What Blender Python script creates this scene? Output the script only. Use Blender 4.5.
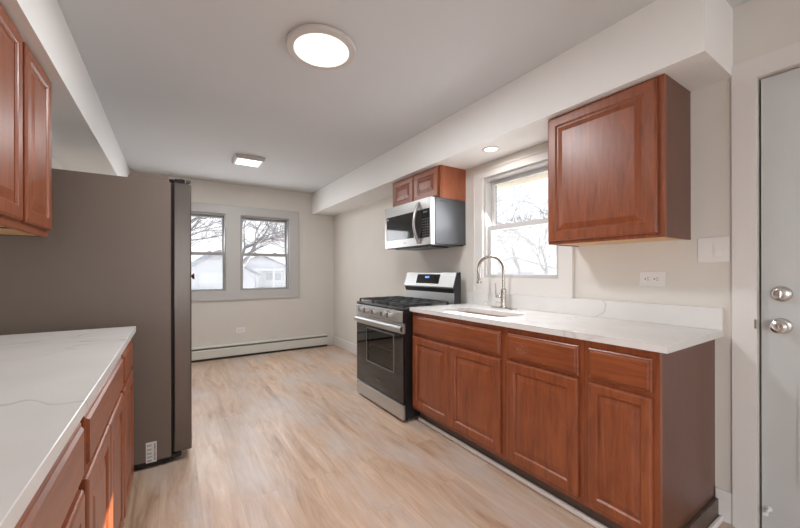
import bpy, bmesh, math, random
from mathutils import Vector, Matrix

for o in list(bpy.data.objects):
    bpy.data.objects.remove(o, do_unlink=True)
scn = bpy.context.scene
COL = scn.collection

# ------------------------------------------------------------------ camera
CAM_H = 1.1992
YAW = 0.5757
cam_d = bpy.data.cameras.new('camera')
cam_d.sensor_width = 36.0
cam_d.lens = 349.9 / 800 * 36
cam_d.shift_y = 7.47 / 800
cam_d.clip_start = 0.02
cam_d.clip_end = 300
cam = bpy.data.objects.new('camera', cam_d)
COL.objects.link(cam)
cam.matrix_world = (Matrix.Translation((0, 0, CAM_H)) @ Matrix.Rotation(-YAW, 4, 'Z')
                    @ Matrix.Rotation(math.pi / 2, 4, 'X') @ Matrix.Rotation(-0.002, 4, 'Z'))
scn.camera = cam

# ------------------------------------------------------------------ world, sun, large lights, exposure
W = bpy.data.worlds.new('sky')
scn.world = W
W.use_nodes = True
wn = W.node_tree.nodes
wl = W.node_tree.links
bg = wn['Background']
tc = wn.new('ShaderNodeTexCoord')
sep = wn.new('ShaderNodeSeparateXYZ')
ramp = wn.new('ShaderNodeValToRGB')
ramp.color_ramp.elements[0].position = 0.0
ramp.color_ramp.elements[0].color = (0.95, 0.95, 0.96, 1)
ramp.color_ramp.elements[1].position = 0.9
ramp.color_ramp.elements[1].color = (0.66, 0.78, 1.0, 1)
wl.new(tc.outputs['Generated'], sep.inputs[0])
wl.new(sep.outputs['Z'], ramp.inputs[0])
wl.new(ramp.outputs[0], bg.inputs['Color'])
bg.inputs['Strength'].default_value = 2.3

sun_d = bpy.data.lights.new('sun', 'SUN')
sun_d.energy = 32.0
sun_d.angle = 0.009
sun_d.color = (1.0, 0.95, 0.87)
sun = bpy.data.objects.new('sun', sun_d)
COL.objects.link(sun)
sun.location = (8, 2, 6)
sun.rotation_euler = Vector((-1, -0.2, -0.56)).to_track_quat('-Z', 'Y').to_euler()


def area_light(name, loc, direction, sx, sy, power, color=(1, 1, 1)):
    d = bpy.data.lights.new(name, 'AREA')
    d.shape = 'RECTANGLE'
    d.size = sx
    d.size_y = sy
    d.energy = power
    d.color = color
    o = bpy.data.objects.new(name, d)
    COL.objects.link(o)
    o.location = loc
    o.rotation_euler = Vector(direction).to_track_quat('-Z', 'Y').to_euler()
    return o


# added fill lights at windows invented behind and left of the camera
area_light('added_fill_rear', (0.70, -3.6, 1.45), (0.0, 1, -0.03), 2.5, 1.45, 5, (0.96, 0.98, 1.0))
area_light('added_fill_side', (-0.87, -1.20, 1.10), (1, 0.12, -1.9), 1.5, 1.05, 46, (0.97, 0.985, 1.0))  # added, tilted steeply down to fill the low cabinet fronts
# daylight of the kitchen and dining windows
area_light('daylight_kitchen_window', (2.33, 1.76, 1.56), (-1, 0, -0.75), 0.66, 0.78, 13, (0.97, 0.985, 1.0))
area_light('daylight_dining_window', (0.71, 5.52, 1.46), (0, -1, -0.25), 1.5, 1.0, 24, (0.95, 0.975, 1.0))

scn.view_settings.view_transform = 'Standard'
scn.view_settings.look = 'None'
scn.view_settings.exposure = 0.06
scn.view_settings.gamma = 1.0
scn.view_settings.use_curve_mapping = False

# ------------------------------------------------------------------ room dimensions (metres)
WR = 2.2205      # right wall
WL = -0.806      # left wall
WB = 5.417       # far wall with the dining windows
WF = -3.5        # wall behind the camera
ZC = 2.437       # ceiling
ZS = 2.1154      # underside of the soffits
SX = 1.858       # face of the right soffit
SLX = -0.44      # face of the left soffit


# ------------------------------------------------------------------ materials
def new_mat(name):
    m = bpy.data.materials.new(name)
    m.use_nodes = True
    return m, m.node_tree.nodes, m.node_tree.links, m.node_tree.nodes['Principled BSDF']


def plain(name, col, rough=0.5, metal=0.0, noise=0.0, nscale=20.0, bump=0.0, bscale=80.0, coat=0.0, spec=0.5, stretch=(1, 1, 1)):
    m, n, l, b = new_mat(name)
    b.inputs['Base Color'].default_value = (*col, 1)
    b.inputs['Roughness'].default_value = rough
    b.inputs['Metallic'].default_value = metal
    b.inputs['Specular IOR Level'].default_value = spec
    b.inputs['Coat Weight'].default_value = coat
    b.inputs['Coat Roughness'].default_value = 0.12
    t = n.new('ShaderNodeTexCoord')
    mp = n.new('ShaderNodeMapping')
    mp.inputs['Scale'].default_value = stretch
    l.new(t.outputs['Object'], mp.inputs[0])
    if noise > 0:
        nz = n.new('ShaderNodeTexNoise')
        nz.inputs['Scale'].default_value = nscale
        nz.inputs['Detail'].default_value = 4
        l.new(mp.outputs[0], nz.inputs['Vector'])
        r = n.new('ShaderNodeValToRGB')
        r.color_ramp.elements[0].position = 0.3
        r.color_ramp.elements[1].position = 0.7
        r.color_ramp.elements[0].color = (*[c * (1 - noise) for c in col], 1)
        r.color_ramp.elements[1].color = (*[min(1, c * (1 + noise)) for c in col], 1)
        l.new(nz.outputs['Fac'], r.inputs[0])
        l.new(r.outputs[0], b.inputs['Base Color'])
    if bump > 0:
        nb = n.new('ShaderNodeTexNoise')
        nb.inputs['Scale'].default_value = bscale
        nb.inputs['Detail'].default_value = 3
        l.new(mp.outputs[0], nb.inputs['Vector'])
        bp = n.new('ShaderNodeBump')
        bp.inputs['Strength'].default_value = bump
        bp.inputs['Distance'].default_value = 0.01
        l.new(nb.outputs['Fac'], bp.inputs['Height'])
        l.new(bp.outputs[0], b.inputs['Normal'])
    return m


def emit(name, col, strength):
    m, n, l, b = new_mat(name)
    b.inputs['Base Color'].default_value = (*[min(0.8, c) for c in col], 1)
    b.inputs['Emission Color'].default_value = (*col, 1)
    b.inputs['Emission Strength'].default_value = strength
    return m


def wood(name, stretch, dark=(0.158, 0.036, 0.011), light=(0.335, 0.089, 0.028), rough=0.38, coat=0.35):
    m, n, l, b = new_mat(name)
    t = n.new('ShaderNodeTexCoord')
    mp = n.new('ShaderNodeMapping')
    mp.inputs['Scale'].default_value = stretch
    l.new(t.outputs['Object'], mp.inputs[0])
    n1 = n.new('ShaderNodeTexNoise')
    n1.inputs['Scale'].default_value = 5
    n1.inputs['Detail'].default_value = 8
    n1.inputs['Roughness'].default_value = 0.65
    n1.inputs['Distortion'].default_value = 0.6
    l.new(mp.outputs[0], n1.inputs['Vector'])
    r = n.new('ShaderNodeValToRGB')
    r.color_ramp.elements[0].position = 0.28
    r.color_ramp.elements[0].color = (*dark, 1)
    r.color_ramp.elements[1].position = 0.72
    r.color_ramp.elements[1].color = (*light, 1)
    l.new(n1.outputs['Fac'], r.inputs[0])
    l.new(r.outputs[0], b.inputs['Base Color'])
    b.inputs['Roughness'].default_value = rough
    b.inputs['Coat Weight'].default_value = coat
    b.inputs['Coat Roughness'].default_value = 0.30
    bp = n.new('ShaderNodeBump')
    bp.inputs['Strength'].default_value = 0.06
    bp.inputs['Distance'].default_value = 0.004
    l.new(n1.outputs['Fac'], bp.inputs['Height'])
    l.new(bp.outputs[0], b.inputs['Normal'])
    return m


def scuffed(src):
    m = src.copy()
    m.name = 'cherry_wood_scuffed'
    n, l = m.node_tree.nodes, m.node_tree.links
    b = n['Principled BSDF']
    old = b.inputs['Base Color'].links[0].from_socket
    t = n.new('ShaderNodeTexCoord')
    mp = n.new('ShaderNodeMapping')
    mp.inputs['Scale'].default_value = (150, 230, 90)
    l.new(t.outputs['Object'], mp.inputs[0])
    nz = n.new('ShaderNodeTexNoise')
    nz.inputs['Scale'].default_value = 1.0
    nz.inputs['Detail'].default_value = 4
    l.new(mp.outputs[0], nz.inputs['Vector'])
    # scuffs gather in one patch of the drawer front
    dist = n.new('ShaderNodeVectorMath'); dist.operation = 'DISTANCE'
    m2 = n.new('ShaderNodeMapping')
    m2.inputs['Scale'].default_value = (0, 1.0, 1.6)
    l.new(t.outputs['Object'], m2.inputs[0]); l.new(m2.outputs[0], dist.inputs[0])
    dist.inputs[1].default_value = (0, 0.105, 0.770 * 1.6)
    mr = n.new('ShaderNodeMapRange')
    mr.inputs['From Min'].default_value = 0.02
    mr.inputs['From Max'].default_value = 0.13
    mr.inputs['To Min'].default_value = 0.56
    mr.inputs['To Max'].default_value = 0.78
    l.new(dist.outputs['Value'], mr.inputs['Value'])
    gt = n.new('ShaderNodeMath'); gt.operation = 'GREATER_THAN'
    l.new(nz.outputs['Fac'], gt.inputs[0]); l.new(mr.outputs[0], gt.inputs[1])
    mu = n.new('ShaderNodeMath'); mu.operation = 'MULTIPLY'; mu.inputs[1].default_value = 0.45
    l.new(gt.outputs[0], mu.inputs[0])
    mx = n.new('ShaderNodeMix'); mx.data_type = 'RGBA'
    l.new(mu.outputs[0], mx.inputs['Factor'])
    l.new(old, mx.inputs['A'])
    mx.inputs['B'].default_value = (0.52, 0.40, 0.33, 1)
    l.new(mx.outputs['Result'], b.inputs['Base Color'])
    return m


def quartz_mat(name, base):
    m, n, l, b = new_mat(name)
    t = n.new('ShaderNodeTexCoord')
    nz = n.new('ShaderNodeTexNoise')
    nz.inputs['Scale'].default_value = 1.3
    nz.inputs['Detail'].default_value = 3
    nz.inputs['Distortion'].default_value = 0.7
    l.new(t.outputs['Object'], nz.inputs['Vector'])
    # a thin vein where the noise crosses one value
    sub = n.new('ShaderNodeMath'); sub.operation = 'SUBTRACT'; sub.inputs[1].default_value = 0.50
    l.new(nz.outputs['Fac'], sub.inputs[0])
    ab = n.new('ShaderNodeMath'); ab.operation = 'ABSOLUTE'
    l.new(sub.outputs[0], ab.inputs[0])
    vr = n.new('ShaderNodeValToRGB')
    vr.color_ramp.elements[0].position = 0.0
    vr.color_ramp.elements[0].color = (1, 1, 1, 1)
    vr.color_ramp.elements[1].position = 0.006
    vr.color_ramp.elements[1].color = (0, 0, 0, 1)
    l.new(ab.outputs[0], vr.inputs[0])
    n2 = n.new('ShaderNodeTexNoise')
    n2.inputs['Scale'].default_value = 1.7
    n2.inputs['Detail'].default_value = 2
    l.new(t.outputs['Object'], n2.inputs['Vector'])
    r2 = n.new('ShaderNodeValToRGB')
    r2.color_ramp.elements[0].position = 0.44
    r2.color_ramp.elements[1].position = 0.60
    l.new(n2.outputs['Fac'], r2.inputs[0])
    mul = n.new('ShaderNodeMath'); mul.operation = 'MULTIPLY'
    l.new(vr.outputs[0], mul.inputs[0]); l.new(r2.outputs[0], mul.inputs[1])
    mu2 = n.new('ShaderNodeMath'); mu2.operation = 'MULTIPLY'; mu2.inputs[1].default_value = 0.42
    l.new(mul.outputs[0], mu2.inputs[0])
    n3 = n.new('ShaderNodeTexNoise')
    n3.inputs['Scale'].default_value = 3.0
    n3.inputs['Detail'].default_value = 3
    l.new(t.outputs['Object'], n3.inputs['Vector'])
    r3 = n.new('ShaderNodeValToRGB')
    r3.color_ramp.elements[0].position = 0.35
    r3.color_ramp.elements[0].color = (*[c * 0.94 for c in base], 1)
    r3.color_ramp.elements[1].position = 0.6
    r3.color_ramp.elements[1].color = (*base, 1)
    l.new(n3.outputs['Fac'], r3.inputs[0])
    mx = n.new('ShaderNodeMix'); mx.data_type = 'RGBA'
    l.new(mu2.outputs[0], mx.inputs['Factor'])
    l.new(r3.outputs[0], mx.inputs['A'])
    mx.inputs['B'].default_value = (0.26, 0.25, 0.25, 1)
    l.new(mx.outputs['Result'], b.inputs['Base Color'])
    b.inputs['Roughness'].default_value = 0.22
    return m


def floor_mat():
    m, n, l, b = new_mat('oak_plank_floor')
    t = n.new('ShaderNodeTexCoord')
    mp = n.new('ShaderNodeMapping')
    mp.inputs['Rotation'].default_value = (0, 0, math.pi / 2)
    mp.inputs['Location'].default_value = (0.31, 0.06, 0)
    l.new(t.outputs['Object'], mp.inputs[0])
    br = n.new('ShaderNodeTexBrick')
    br.offset = 0.37
    br.offset_frequency = 2
    br.inputs['Scale'].default_value = 1.0
    br.inputs['Brick Width'].default_value = 1.22
    br.inputs['Row Height'].default_value = 0.18
    br.inputs['Mortar Size'].default_value = 0.0012
    br.inputs['Mortar Smooth'].default_value = 0.3
    br.inputs['Bias'].default_value = 0.0
    br.inputs['Color1'].default_value = (0, 0, 0, 1)
    br.inputs['Color2'].default_value = (1, 1, 1, 1)
    br.inputs['Mortar'].default_value = (0.5, 0.5, 0.5, 1)
    l.new(mp.outputs[0], br.inputs['Vector'])
    sc = n.new('ShaderNodeVectorMath'); sc.operation = 'SCALE'; sc.inputs['Scale'].default_value = 7.3
    l.new(br.outputs['Color'], sc.inputs[0])
    ad = n.new('ShaderNodeVectorMath'); ad.operation = 'ADD'
    l.new(t.outputs['Object'], ad.inputs[0]); l.new(sc.outputs[0], ad.inputs[1])
    m2 = n.new('ShaderNodeMapping')
    m2.inputs['Scale'].default_value = (7, 0.9, 1)
    l.new(ad.outputs[0], m2.inputs[0])
    g = n.new('ShaderNodeTexNoise')
    g.inputs['Scale'].default_value = 1.6
    g.inputs['Detail'].default_value = 8
    g.inputs['Roughness'].default_value = 0.62
    g.inputs['Distortion'].default_value = 1.1
    l.new(m2.outputs[0], g.inputs['Vector'])
    r = n.new('ShaderNodeValToRGB')
    e = r.color_ramp.elements
    e[0].position = 0.26; e[0].color = (0.33, 0.19, 0.12, 1)
    e[1].position = 0.74; e[1].color = (0.70, 0.56, 0.46, 1)
    k = e.new(0.42); k.color = (0.53, 0.36, 0.25, 1)
    k = e.new(0.56); k.color = (0.61, 0.44, 0.325, 1)
    l.new(g.outputs['Fac'], r.inputs[0])
    fg = n.new('ShaderNodeTexNoise')
    fg.inputs['Scale'].default_value = 1.0
    fg.inputs['Detail'].default_value = 6
    fg.inputs['Roughness'].default_value = 0.7
    mf = n.new('ShaderNodeMapping')
    mf.inputs['Scale'].default_value = (55, 4.5, 1)
    l.new(ad.outputs[0], mf.inputs[0]); l.new(mf.outputs[0], fg.inputs['Vector'])
    fr_ = n.new('ShaderNodeMapRange')
    fr_.inputs['From Min'].default_value = 0.3
    fr_.inputs['From Max'].default_value = 0.62
    fr_.inputs['To Min'].default_value = 0.88
    fr_.inputs['To Max'].default_value = 1.04
    l.new(fg.outputs['Fac'], fr_.inputs['Value'])
    # greyish limed blotches
    g2 = n.new('ShaderNodeTexNoise')
    g2.inputs['Scale'].default_value = 1.1
    g2.inputs['Detail'].default_value = 6
    m3 = n.new('ShaderNodeMapping')
    m3.inputs['Scale'].default_value = (3.4, 1.3, 1)
    l.new(t.outputs['Object'], m3.inputs[0]); l.new(m3.outputs[0], g2.inputs['Vector'])
    r2 = n.new('ShaderNodeValToRGB')
    r2.color_ramp.elements[0].position = 0.46
    r2.color_ramp.elements[1].position = 0.66
    l.new(g2.outputs['Fac'], r2.inputs[0])
    mx = n.new('ShaderNodeMix'); mx.data_type = 'RGBA'
    l.new(r2.outputs[0], mx.inputs['Factor'])
    l.new(r.outputs[0], mx.inputs['A'])
    mx.inputs['B'].default_value = (0.58, 0.48, 0.42, 1)
    # plank to plank shift
    mr = n.new('ShaderNodeMapRange')
    mr.inputs['To Min'].default_value = 0.94
    mr.inputs['To Max'].default_value = 1.06
    l.new(br.outputs['Color'], mr.inputs['Value'])
    mv = n.new('ShaderNodeVectorMath'); mv.operation = 'SCALE'
    pm = n.new('ShaderNodeMath'); pm.operation = 'MULTIPLY'
    l.new(mr.outputs[0], pm.inputs[0]); l.new(fr_.outputs[0], pm.inputs[1])
    l.new(mx.outputs['Result'], mv.inputs[0]); l.new(pm.outputs[0], mv.inputs['Scale'])
    mm = n.new('ShaderNodeMix'); mm.data_type = 'RGBA'
    l.new(br.outputs['Fac'], mm.inputs['Factor'])
    l.new(mv.outputs[0], mm.inputs['A'])
    mm.inputs['B'].default_value = (0.46, 0.34, 0.25, 1)
    l.new(mm.outputs['Result'], b.inputs['Base Color'])
    b.inputs['Roughness'].default_value = 0.34
    b.inputs['Specular IOR Level'].default_value = 0.45
    bp = n.new('ShaderNodeBump')
    bp.inputs['Strength'].default_value = 0.10
    bp.inputs['Distance'].default_value = 0.003
    l.new(g.outputs['Fac'], bp.inputs['Height'])
    l.new(bp.outputs[0], b.inputs['Normal'])
    return m


def pane_mat(name, tint=(1, 1, 1), gloss=0.06, film=0.0):
    m, n, l, b = new_mat(name)
    out = n['Material Output']
    n.remove(b)
    tr = n.new('ShaderNodeBsdfTransparent'); tr.inputs[0].default_value = (*tint, 1)
    gl = n.new('ShaderNodeBsdfGlossy'); gl.inputs['Roughness'].default_value = 0.02
    mx = n.new('ShaderNodeMixShader'); mx.inputs[0].default_value = gloss
    l.new(tr.outputs[0], mx.inputs[1]); l.new(gl.outputs[0], mx.inputs[2])
    last = mx
    if film > 0:
        df = n.new('ShaderNodeBsdfTranslucent'); df.inputs[0].default_value = (0.93, 0.93, 0.95, 1)
        m2 = n.new('ShaderNodeMixShader'); m2.inputs[0].default_value = film
        l.new(mx.outputs[0], m2.inputs[1]); l.new(df.outputs[0], m2.inputs[2])
        last = m2
    l.new(last.outputs[0], out.inputs['Surface'])
    return m


M = {}
M['wall'] = plain('beige_wall_paint', (0.705, 0.668, 0.615), 0.85, noise=0.015, nscale=3, bump=0.04, bscale=160)
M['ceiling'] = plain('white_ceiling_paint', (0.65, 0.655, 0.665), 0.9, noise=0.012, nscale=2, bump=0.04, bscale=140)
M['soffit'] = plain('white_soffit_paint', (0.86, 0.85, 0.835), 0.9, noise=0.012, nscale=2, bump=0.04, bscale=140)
M['trim'] = plain('white_trim_paint', (0.74, 0.715, 0.69), 0.42, bump=0.02, bscale=60)
M['trim_backlit'] = plain('white_trim_paint_backlit', (0.55, 0.535, 0.52), 0.45, bump=0.02, bscale=60)  # white trim paint greyed to put the backlit shade into the colour
M['shoe'] = plain('lightened_shoe_trim_paint', (0.86, 0.83, 0.79), 0.4)  # trim paint lightened to offset the shade under the cabinets
M['sash_white'] = plain('white_sash_less_backlit', (0.50, 0.485, 0.475), 0.4)  # same sash white for the kitchen, greyed less for the backlight
M['sash'] = plain('white_sash_backlit', (0.34, 0.33, 0.325), 0.4)  # white sash darkened in its colour to look backlit
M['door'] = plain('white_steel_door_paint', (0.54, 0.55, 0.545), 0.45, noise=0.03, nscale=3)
M['heater'] = plain('cream_heater_enamel', (0.68, 0.67, 0.61), 0.42)
M['floor'] = floor_mat()
M['wood_v'] = wood('cherry_wood_upright_grain', (7, 7, 0.9))
M['wood_h'] = wood('cherry_wood_level_grain', (7, 0.9, 7))
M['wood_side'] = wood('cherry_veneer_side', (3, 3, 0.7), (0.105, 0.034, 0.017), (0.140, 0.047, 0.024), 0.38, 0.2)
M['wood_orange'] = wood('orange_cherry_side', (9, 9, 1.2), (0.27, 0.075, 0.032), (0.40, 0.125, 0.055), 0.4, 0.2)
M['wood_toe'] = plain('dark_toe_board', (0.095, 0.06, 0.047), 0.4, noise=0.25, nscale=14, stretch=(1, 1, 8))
M['maple'] = plain('pale_maple_underside', (0.72, 0.44, 0.20), 0.45, noise=0.08, nscale=6, stretch=(6, 1, 1))
M['quartz'] = quartz_mat('white_quartz', (0.765, 0.745, 0.727))
M['steel'] = plain('brushed_stainless', (0.58, 0.575, 0.57), 0.40, 1.0, noise=0.05, nscale=9, stretch=(1, 0.4, 30))
M['steel_mw'] = plain('microwave_stainless', (0.45, 0.44, 0.43), 0.32, 1.0, noise=0.05, nscale=9, stretch=(1, 0.4, 30))
M['steel_dark'] = plain('dark_stainless', (0.17, 0.148, 0.135), 0.30, 1.0, noise=0.04, nscale=8, stretch=(20, 20, 0.5))
M['bronze'] = plain('dark_bronze_steel', (0.20, 0.17, 0.15), 0.32, 1.0)  # dark bronze of the handle caps, knob grips and threshold
M['nickel'] = plain('brushed_nickel', (0.47, 0.435, 0.40), 0.26, 1.0)
M['chrome'] = plain('satin_chrome', (0.60, 0.58, 0.56), 0.26, 1.0)
M['slate'] = plain('slate_grey_enamel', (0.168, 0.130, 0.106), 0.42, 0.0, noise=0.03, nscale=2)
M['graymetal'] = plain('grey_oven_casing', (0.085, 0.088, 0.095), 0.34, 0.3, noise=0.06, nscale=5)
M['black'] = plain('black_enamel', (0.012, 0.012, 0.013), 0.28)
M['blackglass'] = plain('black_glass', (0.010, 0.010, 0.011), 0.04, coat=0.3)
M['iron'] = plain('cast_iron', (0.055, 0.055, 0.058), 0.42, 0.4, bump=0.1, bscale=200)
M['redbrown'] = plain('dark_red_plastic', (0.09, 0.022, 0.016), 0.35)
M['gasket'] = plain('black_rubber_gasket', (0.008, 0.008, 0.008), 0.7)
M['plastic'] = plain('white_switch_plastic', (0.80, 0.785, 0.765), 0.32)
M['hole'] = plain('dark_slot', (0.03, 0.028, 0.026), 0.6)
M['slotgrey'] = plain('grey_heater_slot', (0.17, 0.16, 0.14), 0.7)  # grey brown filling of the heater's top slot
M['paper'] = plain('white_sticker_paper', (0.74, 0.72, 0.69), 0.6)
M['ink'] = plain('grey_printing_ink', (0.12, 0.12, 0.125), 0.6)
M['button'] = plain('pale_key_print', (0.16, 0.16, 0.165), 0.5)
M['blue'] = emit('blue_clock_digits', (0.16, 0.28, 1.0), 2.2)
M['lampglass'] = emit('lit_opal_diffuser', (0.96, 0.97, 0.87), 0.95)
M['lampglass_sq'] = emit('lit_square_diffuser', (1.0, 0.96, 0.94), 1.4)
M['lampglass_dn'] = emit('lit_downlight', (1.0, 0.95, 0.88), 2.2)
M['lamprim'] = plain('brushed_lamp_rim', (0.60, 0.56, 0.53), 0.45, 0.0)
M['glass'] = pane_mat('window_glass', tint=(0.76, 0.765, 0.77), gloss=0.010)
M['screen'] = pane_mat('insect_screen_mesh', tint=(0.95, 0.95, 0.95), gloss=0.0, film=0.03)
M['tint'] = pane_mat('smoked_oven_glass', (0.42, 0.40, 0.39), 0.10)
M['cavity'] = plain('grey_oven_enamel', (0.34, 0.33, 0.32), 0.45)
M['bordergrey'] = plain('grey_printed_border', (0.13, 0.127, 0.124), 0.3)
M['rack'] = plain('chromed_oven_rack', (0.7, 0.68, 0.66), 0.25, 1.0)
M['snow'] = plain('pale_winter_lawn', (0.42, 0.42, 0.42), 0.9, noise=0.12, nscale=0.6)
M['bark'] = plain('grey_bark', (0.25, 0.235, 0.235), 0.9, noise=0.15, nscale=6)
M['siding'] = plain('pale_siding', (0.62, 0.62, 0.63), 0.8, noise=0.03, nscale=2)
M['siding_w'] = plain('white_siding', (0.70, 0.70, 0.70), 0.8)
M['shingle'] = plain('grey_roof_shingles', (0.36, 0.355, 0.36), 0.9, noise=0.1, nscale=5)
M['farglass'] = plain('far_window_glass', (0.42, 0.44, 0.47), 0.3)
M['eave'] = plain('cream_eave_boards', (0.52, 0.465, 0.36), 0.7)


# ------------------------------------------------------------------ mesh helpers
class MB:
    def __init__(self):
        self.bm = bmesh.new()

    def box(self, x0, x1, y0, y1, z0, z1, bev=0.0, seg=1):
        x0, x1 = min(x0, x1), max(x0, x1)
        y0, y1 = min(y0, y1), max(y0, y1)
        z0, z1 = min(z0, z1), max(z0, z1)
        t = bmesh.new()
        bmesh.ops.create_cube(t, size=1.0)
        for v in t.verts:
            v.co = Vector(((x0 + x1) / 2 + v.co.x * (x1 - x0), (y0 + y1) / 2 + v.co.y * (y1 - y0), (z0 + z1) / 2 + v.co.z * (z1 - z0)))
        if bev > 0:
            bmesh.ops.bevel(t, geom=list(t.edges), offset=bev, segments=seg, affect='EDGES', profile=0.5)
        self._add(t)
        return self

    def _add(self, t, mat=None):
        if mat is not None:
            bmesh.ops.transform(t, matrix=mat, verts=t.verts)
        tmp = bpy.data.meshes.new('tmp')
        t.to_mesh(tmp)
        t.free()
        self.bm.from_mesh(tmp)
        bpy.data.meshes.remove(tmp)

    def cyl(self, c, axis, r, h, seg=24, r2=None, bev=0.0):
        """cylinder starting at c and reaching h along axis"""
        t = bmesh.new()
        bmesh.ops.create_cone(t, cap_ends=True, segments=seg, radius1=r, radius2=r if r2 is None else r2, depth=h)
        if bev > 0:
            ed = [e for e in t.edges if all(abs(abs(v.co.z) - h / 2) < 1e-6 for v in e.verts)]
            bmesh.ops.bevel(t, geom=ed, offset=bev, segments=2, affect='EDGES', profile=0.5)
        a = Vector(axis).normalized()
        q = Vector((0, 0, 1)).rotation_difference(a)
        self._add(t, Matrix.Translation(Vector(c) + a * h / 2) @ q.to_matrix().to_4x4())
        return self

    def lathe(self, c, axis, prof, seg=32, sx=1.0, sy=1.0):
        """prof: list of (radius, height along axis)"""
        t = bmesh.new()
        rings = []
        for r, h in prof:
            if r < 1e-6:
                rings.append([t.verts.new((0, 0, h))])
            else:
                rings.append([t.verts.new((sx * r * math.cos(2 * math.pi * i / seg), sy * r * math.sin(2 * math.pi * i / seg), h)) for i in range(seg)])
        for a, b in zip(rings[:-1], rings[1:]):
            for i in range(seg):
                j = (i + 1) % seg
                if len(a) == 1 and len(b) == 1:
                    continue
                if len(a) == 1:
                    t.faces.new((a[0], b[i], b[j]))
                elif len(b) == 1:
                    t.faces.new((a[i], a[j], b[0]))
                else:
                    t.faces.new((a[i], a[j], b[j], b[i]))
        q = Vector((0, 0, 1)).rotation_difference(Vector(axis).normalized())
        self._add(t, Matrix.Translation(Vector(c)) @ q.to_matrix().to_4x4())
        return self

    def tube(self, pts, rad, seg=10, cap=True):
        pts = [Vector(p) for p in pts]
        n = len(pts)
        if not isinstance(rad, (list, tuple)):
            rad = [rad] * n
        t = bmesh.new()
        rings = []
        prev = None
        for i, p in enumerate(pts):
            d = (pts[min(i + 1, n - 1)] - pts[max(i - 1, 0)]).normalized()
            if prev is None:
                a = Vector((0, 0, 1)) if abs(d.z) < 0.9 else Vector((1, 0, 0))
                u = d.cross(a).normalized()
            else:
                u = (prev - d * prev.dot(d)).normalized()
            v = d.cross(u)
            prev = u
            rings.append([t.verts.new(p + rad[i] * (u * math.cos(2 * math.pi * k / seg) + v * math.sin(2 * math.pi * k / seg))) for k in range(seg)])
        for a, b in zip(rings[:-1], rings[1:]):
            for k in range(seg):
                j = (k + 1) % seg
                t.faces.new((a[k], a[j], b[j], b[k]))
        if cap:
            t.faces.new(list(reversed(rings[0])))
            t.faces.new(rings[-1])
        self._add(t)
        return self

    def prism(self, prof, axis, a0, a1):
        """closed polygon prof in the two other axes, extruded along axis 0/1/2 from a0 to a1"""
        t = bmesh.new()

        def mk(p, a):
            c = list(p)
            c.insert(axis, a)
            return t.verts.new(c)
        A = [mk(p, a0) for p in prof]
        B = [mk(p, a1) for p in prof]
        t.faces.new(A)
        t.faces.new(B)
        k = len(prof)
        for i in range(k):
            j = (i + 1) % k
            t.faces.new((A[i], A[j], B[j], B[i]))
        self._add(t)
        return self

    def rings(self, O, U, V, N, w, h, prof, cap_front=True, cap_back=True, hole=False):
        """concentric rectangles: prof is (inset, height along N); used for panelled fronts"""
        t = bmesh.new()
        O, U, V, N = Vector(O), Vector(U), Vector(V), Vector(N)
        R = []
        for ins, hh in prof:
            R.append([t.verts.new(O + U * a + V * b + N * hh) for a, b in ((ins, ins), (w - ins, ins), (w - ins, h - ins), (ins, h - ins))])
        for a, b in zip(R[:-1], R[1:]):
            for i in range(4):
                j = (i + 1) % 4
                t.faces.new((a[i], a[j], b[j], b[i]))
        if hole:
            for i in range(4):
                j = (i + 1) % 4
                t.faces.new((R[-1][i], R[-1][j], R[0][j], R[0][i]))
        else:
            if cap_back:
                t.faces.new(list(reversed(R[0])))
            if cap_front:
                t.faces.new(R[-1])
        self._add(t)
        return self

    def plate(self, outer, holes, axis, a0, a1):
        """flat sheet with holes: loops in the two other axes, thickness a0..a1 along axis"""
        t = bmesh.new()
        edges = []
        for lp in [outer] + holes:
            vs = []
            for p in lp:
                c = list(p)
                c.insert(axis, a0)
                vs.append(t.verts.new(c))
            for i in range(len(vs)):
                edges.append(t.edges.new((vs[i], vs[(i + 1) % len(vs)])))
        bmesh.ops.triangle_fill(t, edges=edges, use_beauty=True, use_dissolve=False)
        ex = bmesh.ops.extrude_face_region(t, geom=list(t.faces))
        d = [0, 0, 0]
        d[axis] = a1 - a0
        bmesh.ops.translate(t, vec=d, verts=[g for g in ex['geom'] if isinstance(g, bmesh.types.BMVert)])
        self._add(t)
        return self

    def build(self, name, mat, parent=None, origin=None, smooth=False, kind=None):
        bmesh.ops.remove_doubles(self.bm, verts=self.bm.verts, dist=1e-6)
        bmesh.ops.recalc_face_normals(self.bm, faces=self.bm.faces)
        org = Vector((0, 0, 0))
        if parent is not None:
            p = parent
            while p is not None:
                org += Vector(p.location)
                p = p.parent
        elif origin is not None:
            org = Vector(origin)
        bmesh.ops.translate(self.bm, vec=-org, verts=self.bm.verts)
        me = bpy.data.meshes.new(name)
        self.bm.to_mesh(me)
        self.bm.free()
        me.materials.append(mat)
        if smooth:
            for p in me.polygons:
                p.use_smooth = True
            try:
                me.set_sharp_from_angle(angle=math.radians(38))
            except Exception:
                pass
        o = bpy.data.objects.new(name, me)
        COL.objects.link(o)
        if parent is not None:
            o.parent = parent
        else:
            o.location = org
        if kind:
            o['kind'] = kind
        return o


def rect(a0, a1, b0, b1):
    return [(a0, b0), (a1, b0), (a1, b1), (a0, b1)]


def rrect(a0, a1, b0, b1, r, n=5):
    out = []
    for cx, cy, s in ((a1 - r, b0 + r, -90), (a1 - r, b1 - r, 0), (a0 + r, b1 - r, 90), (a0 + r, b0 + r, 180)):
        for i in range(n + 1):
            t = math.radians(s + 90 * i / n)
            out.append((cx + r * math.cos(t), cy + r * math.sin(t)))
    return out


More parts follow.
